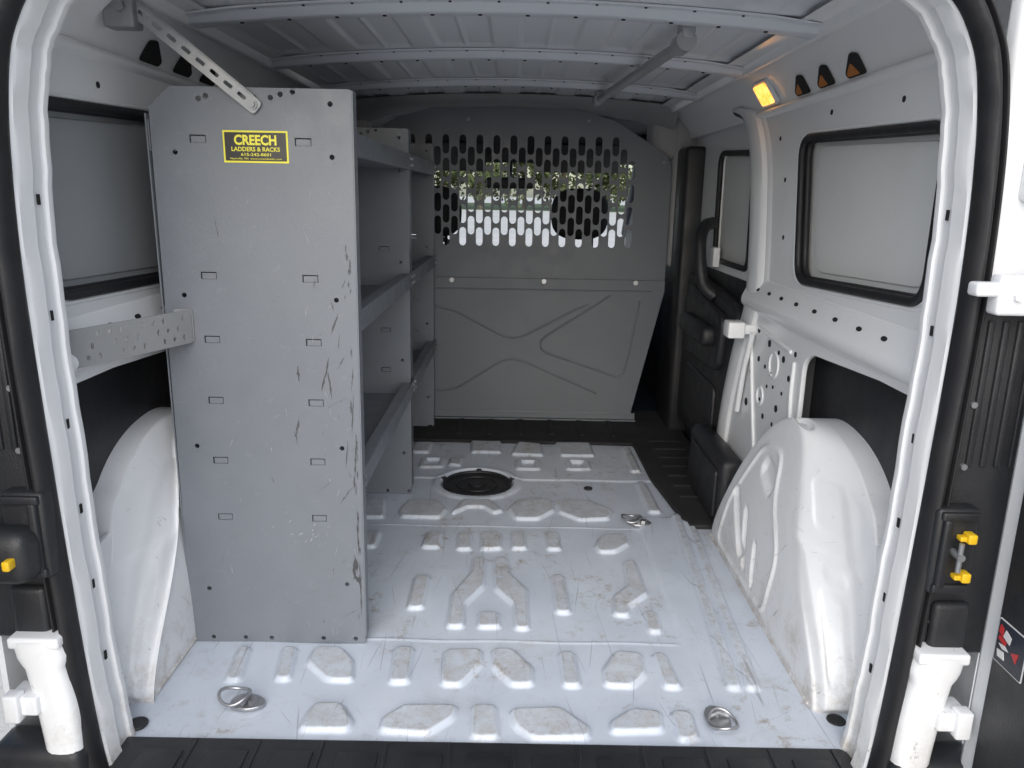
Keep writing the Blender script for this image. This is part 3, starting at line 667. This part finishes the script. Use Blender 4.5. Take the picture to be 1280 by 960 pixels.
for x in (-.2,.3,.62):
    z=1.30-.16*(x>.5); b=MB(); b.cyl((x,3.349,z),(x,3.342,z),.007,6); b.done("bolt",part,STEELD)

# ================================================================== SHELVING
XF,XB=-.338,-.715
Yp=1.557-.0018
def sliver(b,x,z,l,w,ang,mi,k):
    n=9; L_=[];R_=[]
    for i in range(n):
        t=i/(n-1); ww=w*math.sin(math.pi*min(max(t,.06),.94))*random.uniform(.25,1.15)
        off=random.uniform(-.2,.2)*w
        cx_=x+(t-.5)*l*math.sin(ang)+off; cz=z+(t-.5)*l*math.cos(ang)
        L_.append((cx_-ww/2,Yp-.00002*k,cz)); R_.append((cx_+ww/2,Yp-.00002*k,cz))
    vs=L_+R_; b.raw(vs,[(i,i+1,n+i+1,n+i) for i in range(n-1)],mi)
marks=[(-.593,.925,.04,.003,-.15,1),(-.388,.630,.075,.007,.25,1),(-.380,.605,.06,.005,-.1,1),(-.366,.735,.05,.005,.35,1),(-.358,.70,.03,.004,.1,1),(-.445,.63,.035,.006,.0,1),(-.452,.515,.045,.005,.2,1),(-.456,.49,.03,.006,-.2,1),(-.355,.36,.05,.004,.6,1),(-.342,.19,.06,.012,.1,1),(-.338,.165,.035,.010,-.4,1),(-.333,.43,.05,.005,.05,1),(-.332,.26,.08,.004,0,1),(-.330,.12,.09,.005,0,1),(-.355,.655,.035,.004,.5,1),(-.350,.455,.06,.003,.1,1),(-.364,.57,.04,.003,1.1,1),(-.435,.13,.05,.002,1.3,1),(-.60,.26,.05,.0015,1.2,1),(-.35,.08,.06,.002,1.0,1),(-.40,.38,.05,.0015,.9,1),(-.335,.54,.09,.003,.06,1),(-.333,.62,.05,.004,.1,1)]
def end_panel(parent,y,detailed,xf,label=None):
    b=MB()
    o=[(XB,0.0),(XB+.008,1.152),(XB+.050,1.19),(xf+.006,1.189),(xf,0.0)]
    hol=[]
    tp=[(-.616,1.095),(-.412,1.092),(-.615,.831),(-.410,.828),(-.618,.700),(-.409,.697),(-.620,.570),(-.410,.568),(-.620,.437),(-.412,.437),(-.619,.307),(-.414,.307)]
    hp=[(-.610,1.168),(-.596,1.173),(-.472,1.172),(-.453,1.178),(-.429,1.183),(-.358,1.162),(-.663,1.069),(-.358,1.064),(-.360,.785),(-.669,.790),(-.360,.468),(-.669,.468),(-.360,.149),(-.669,.133),(-.668,.012),(-.595,.012),(-.536,.012),(-.418,.013),(-.345,.013)]
    for (x,z) in tp:
        hol.append([(x-.017,z-.008),(x+.015,z-.008),(x+.015,z+.007),(x-.017,z+.007)])
    for (x,z) in hp: hol.append(circ(x,z,.0052,12))
    b.plate([rnd(o,.006,3)]+hol,MXZ(y),.003,0.0)
    for (x,z) in tp:
        b.box((x-.0150,y+.0005,z-.0075),(x+.013,y+.0035,z+.0045),0)
    b.raw([(xf-.0005,y,.02),(xf+.0025,y,.02),(xf+.0025,y+.032,.02),(xf-.0005,y+.032,.02),(xf+.0055,y,1.187),(xf+.0085,y,1.187),(xf+.0085,y+.032,1.187),(xf+.0055,y+.032,1.187)],[(0,3,2,1),(4,5,6,7),(0,1,5,4),(1,2,6,5),(2,3,7,6),(3,0,4,7)])
    b.box((XB-.002,y-.0005,0.02),(XB+.001,y+.032,1.14),0)
    b.box((XB+.05,y+.002,1.186),(xf+.002,y+.03,1.189),0)
    if detailed:
        k=0
        for m_ in marks: k+=1; sliver(b,*m_,k)
        for i in range(70):
            k+=1; x=random.uniform(-.70,-.35) if random.random()<.5 else random.uniform(-.43,-.333)
            z=random.uniform(.03,1.0); sliver(b,x,z,random.uniform(.006,.030),random.uniform(.0006,.0018),random.choice([random.uniform(-.5,.5),random.uniform(.8,1.5)]),random.choice([1,2,2]),k)
        for i in range(24):
            k+=1; sliver(b,random.uniform(-.338,-.328),random.uniform(.02,.9),random.uniform(.01,.04),random.uniform(.0015,.004),random.uniform(-.1,.1),1,k)
        for i in range(14):
            k+=1; sliver(b,random.uniform(-.52,-.42),random.uniform(.25,.30),random.uniform(.004,.014),random.uniform(.001,.004),random.uniform(0,1.5),2,k)
    return b.done("end_panel",parent,[GREYP,SCUFF,SCUFFL],label)
def shelf_unit(y0,y1,label,la,lb):
    u=empty("shelving_unit",((XF+XB)/2,(y0+y1)/2,0),label,"shelving",group="metal shelving units bolted along the van wall")
    p=end_panel(u,y0,y0<2,-.323 if y0<2 else XF,"large grey end panel, scratched and scuffed" if y0<2 else None)
    end_panel(u,y1,False,XF)
    for z0 in (.352,.707,1.070):
        b=MB(); ya,yb=y0+.004,y1-.004
        b.box((XB,ya,z0+.001),(XF-.002,yb,z0+.004))
        b.box((XF+.0095,la,z0),(XF+.012,lb,z0+.046)); b.box((XF-.018,ya+.03,z0+.0436),(XF+.0090,yb-.034,z0+.046))
        b.box((XF-.004,ya,z0-.001),(XF+.0090,yb,z0+.0015))
        b.box((XB,ya,z0),(XB+.003,yb,z0+.06))
        t=b.done("shelf_tray",u,GREYP,bev=.0008)
        for yy in (la+.020,lb-.018):
            for zz in (z0+.013,z0+.033):
                b=MB(); b.cyl((XF+.012,yy,zz),(XF+.0165,yy,zz),.0052,6); b.done("bolt",t,STEEL)
    b=MB(); b.box((XB-.003,y0+.004,.36),(XB-.001,y1-.004,1.12)); b.done("back_panel",u,GREYP)
    return u,p
u1,p1=shelf_unit(1.557,2.455,"grey steel shelving unit with scuffed end panel and yellow sticker",1.592,2.484)
u2,p2=shelf_unit(2.475,3.19,"shorter grey steel shelving unit next to the partition",2.4865,3.222)
b=MB(); b.plate([rect(-.568,1.051,-.442,1.111,.001)],MXZ(1.557-.0022),.0008,0,0)
b.plate([rect(-.5645,1.0545,-.4455,1.1075)],MXZ(1.557-.0030),.0008,0,1)
stk=b.done("sticker",p1,[YELS,BLKS],"black and yellow supplier sticker")
def text(body,cx,cz,size,width,y,mat,parent,bold=.02):
    cu=bpy.data.curves.new("t","FONT"); cu.body=body; cu.size=1; cu.align_x='CENTER'; cu.align_y='CENTER'; cu.offset=bold; cu.extrude=.001; cu.resolution_u=3
    vs,fs=curve_mesh(cu); xs=[v[0] for v in vs]; w=max(xs)-min(xs); zs=[v[1] for v in vs]; h=max(zs)-min(zs); mz=(max(zs)+min(zs))/2; mxx=(max(xs)+min(xs))/2
    b=MB(); b.raw([(cx+(v[0]-mxx)/w*width,y-.0001*(v[2]>0),cz+(v[1]-mz)/h*size) for v in vs],fs,0)
    return b.done("lettering",parent,mat)
text("CREECH",-.505,1.0935,.0195,.082,1.5532,YELS,stk,.035)
text("LADDERS & RACKS",-.505,1.0765,.0082,.094,1.5532,YELS,stk,.02)
text("615-242-8601",-.505,1.0665,.0056,.058,1.5532,YELS,stk,.01)
text("Nashville, TN  www.creechladder.com",-.505,1.0585,.0040,.100,1.5532,YELS,stk,.0)
# wall bracket
b=MB(); ln=.280; ang=math.radians(69)
p_end=Vector((-.657,1.548,.728))
M=Matrix(((math.cos(ang),0,math.sin(ang),p_end.x),(math.sin(ang),0,-math.cos(ang),p_end.y),(0,1,0,p_end.z),(0,0,0,1)))
hol=[]
for i in range(10):
    for j in (-1,0,1):
        if (i*3+j*5)%4==0: continue
        x=-.022-i*.025; z=j*.020
        hol.append(slot(x+(.0105 if j==0 else 0),z,.0065,.011) if (i+j)%2 else circ(x+(.0105 if j==0 else 0),z,.0045,10))
b.plate([rect(-ln,-.034,.0,.034,.006)]+hol,M,.003)
b.plate([rect(-.692,.694,-.654,.762,.006)],MXZ(1.5525),.003)
b.done("wall_bracket",u1,STEELL,"perforated steel strap bolted to the van wall")
for (x,z) in ((-.672,.745),(-.672,.708)):
    b=MB(); b.cyl((x,1.5515,z),(x,1.549,z),.009,20); b.cyl((x,1.549,z),(x,1.543,z),.006,6); b.done("bolt",u1,STEEL)
# roof strut
A_=Vector((-.705,1.505,1.325)); B_=Vector((-.494,1.548,1.150)); d=(B_-A_).normalized(); nrm=Vector((0,-1,0)); v_=d.cross(nrm).normalized(); w_=d.cross(v_)
Ms=Matrix(((d.x,v_.x,w_.x,A_.x),(d.y,v_.y,w_.y,A_.y),(d.z,v_.z,w_.z,A_.z),(0,0,0,1)))
ln=(B_-A_).length
hol=[rect(.022+i*.030,-.0035,.022+i*.030+.018,.0035,.003) for i in range(8)]
b=MB(); b.plate([rect(0,-.014,ln,.014,.008)]+hol,Ms,.003); 
b.box((0,-.0155,-.0015),(ln-.02,-.0125,.014),0,Ms)
bp=B_-d*.012
b.cyl(bp+Vector((0,-.001,0)),bp+Vector((0,-.004,0)),.009,18); b.cyl(bp+Vector((0,-.003,0)),bp+Vector((0,-.009,0)),.006,6)
b.box((-.745,1.49,1.28),(-.69,1.53,1.345),0,None,.004); b.cyl((-.712,1.49,1.315),(-.712,1.482,1.315),.010,6)
b.done("roof_strut",u1,STEELD,"slotted steel strap running up to the roof rail")
b=MB(); b.plate([rect(-.62,1.20,-.585,1.29,.004)],MXZ(2.40),.003); b.box((-.64,2.38,1.285),(-.57,2.44,1.29)); b.done("roof_bracket",u1,STEELD)

# ================================================================== OUTSIDE
def groundmat():
    m,nt,b=newmat("concrete_ground")
    c=mixc(nt,remap(nt,noise(nt,.35,8,.65),.3,.7),(.50,.49,.47),(.62,.61,.58)); c=mixc(nt,remap(nt,noise(nt,14,6,.7),.55,.7,0,.4),c,(.36,.35,.33))
    L(nt,c,b.inputs["Base Color"]); b.inputs["Roughness"].default_value=.85; bump(nt,b,noise(nt,60,5),.3,.01); return m
b=MB(); b.raw([(-400,-400,-.55),(400,-400,-.55),(400,400,-.55),(-400,400,-.55)],[(0,1,2,3)]); b.done("ground",None,groundmat(),"pale concrete ground around the van",kind="structure",category="ground")
grass=paint("grass",(.07,.10,.03),.9,var=.4,bumpk=.5,bscale=30)
b=MB(); b.raw([(-90,78,-.545),(90,78,-.545),(90,140,-.545),(-90,140,-.545)],[(0,1,2,3)]); b.done("grass_verge",None,grass,"green grass verge beyond the pavement",kind="structure",category="grass")
leafm=paint("foliage",(.065,.085,.03),.8,var=.5,bumpk=0); bark=paint("bark",(.09,.07,.05),.9,var=.3)
def tree(x,y,h,seed):
    rg=random.Random(seed); t=empty("tree",(x,y,-.55),"leafy green tree beyond the pavement","tree",group="row of roadside trees")
    b=MB(); b.cyl((x,y,-.55),(x+.1,y,h*.5),.22,10,r1=.13)
    tips=[]
    for i in range(7):
        a=rg.uniform(0,6.28); p0=(x+.05,y,h*rg.uniform(.2,.5)); p1=(x+math.cos(a)*h*.28,y+math.sin(a)*h*.28,h*rg.uniform(.45,.85)); b.cyl(p0,p1,.09,7,r1=.03); tips.append(p1)
    b.done("trunk",t,bark)
    b=MB(); vs=[];fs=[]
    cl=[(tx,ty,tz,h*.2) for tx,ty,tz in tips]+[(x+rg.gauss(0,h*.16),y+rg.gauss(0,h*.14),h*rg.uniform(.12,.95),h*rg.uniform(.10,.2)) for i in range(18)]
    for i in range(2000):
        c=rg.choice(cl); v=Vector((rg.gauss(0,1),rg.gauss(0,1),rg.gauss(0,1))).normalized()*c[3]*rg.uniform(.5,1.1)
        p=Vector(c[:3])+v; a=Vector((rg.uniform(-1,1),rg.uniform(-1,1),rg.uniform(-1,1))).normalized(); q_=a.orthogonal().normalized(); sz=rg.uniform(.12,.30)
        n=len(vs); vs+=[p-a*sz-q_*sz*.6,p+a*sz-q_*sz*.6,p+a*sz+q_*sz*.6,p-a*sz+q_*sz*.6]; fs.append((n,n+1,n+2,n+3))
    b.raw(vs,fs); b.done("crown",t,leafm)
for i,(x,y,h) in enumerate([(-13,82,9),(-8,88,10),(-3.5,80,8),(1,90,10),(5,82,9),(10,86,9),(15,90,10),(-19,90,10),(20,84,9)]): tree(x,y,h,i+3)

# ================================================================== LIGHT, CAMERA
w=bpy.data.worlds.new("World"); scene.world=w; w.use_nodes=True; nt=w.node_tree
bg=nt.nodes["Background"]; sky=nt.nodes.new("ShaderNodeTexSky"); sky.sky_type='NISHITA'; sky.sun_disc=False
SE,SA=30,186
sky.sun_elevation=math.radians(SE); sky.sun_rotation=math.radians(SA); sky.air_density=1.0; sky.dust_density=1.5
L(nt,sky.outputs[0],bg.inputs[0]); bg.inputs[1].default_value=.15
sl=bpy.data.lights.new("sun","SUN"); sl.energy=4.5; sl.angle=math.radians(85); sl.color=(1,.985,.965)
so=bpy.data.objects.new("sun",sl); COL.objects.link(so)
az=math.radians(SA); el=math.radians(SE); dvec=Vector((math.sin(az)*math.cos(el),math.cos(az)*math.cos(el),math.sin(el)))
so.rotation_euler=dvec.to_track_quat('Z','Y').to_euler(); so.location=dvec*20
cd=bpy.data.cameras.new("camera"); cd.lens=27; cd.sensor_width=36; cd.clip_start=.02; cd.clip_end=1500
cam=bpy.data.objects.new("camera",cd); COL.objects.link(cam); cam.location=(0,0,1.0)
cam.rotation_euler=(Matrix.Rotation(math.radians(90-13.87),3,'X')@Matrix.Rotation(math.radians(1.0),3,'Z')).to_euler()
scene.camera=cam
scene.view_settings.view_transform='Standard'; scene.view_settings.look='None'; scene.view_settings.exposure=0
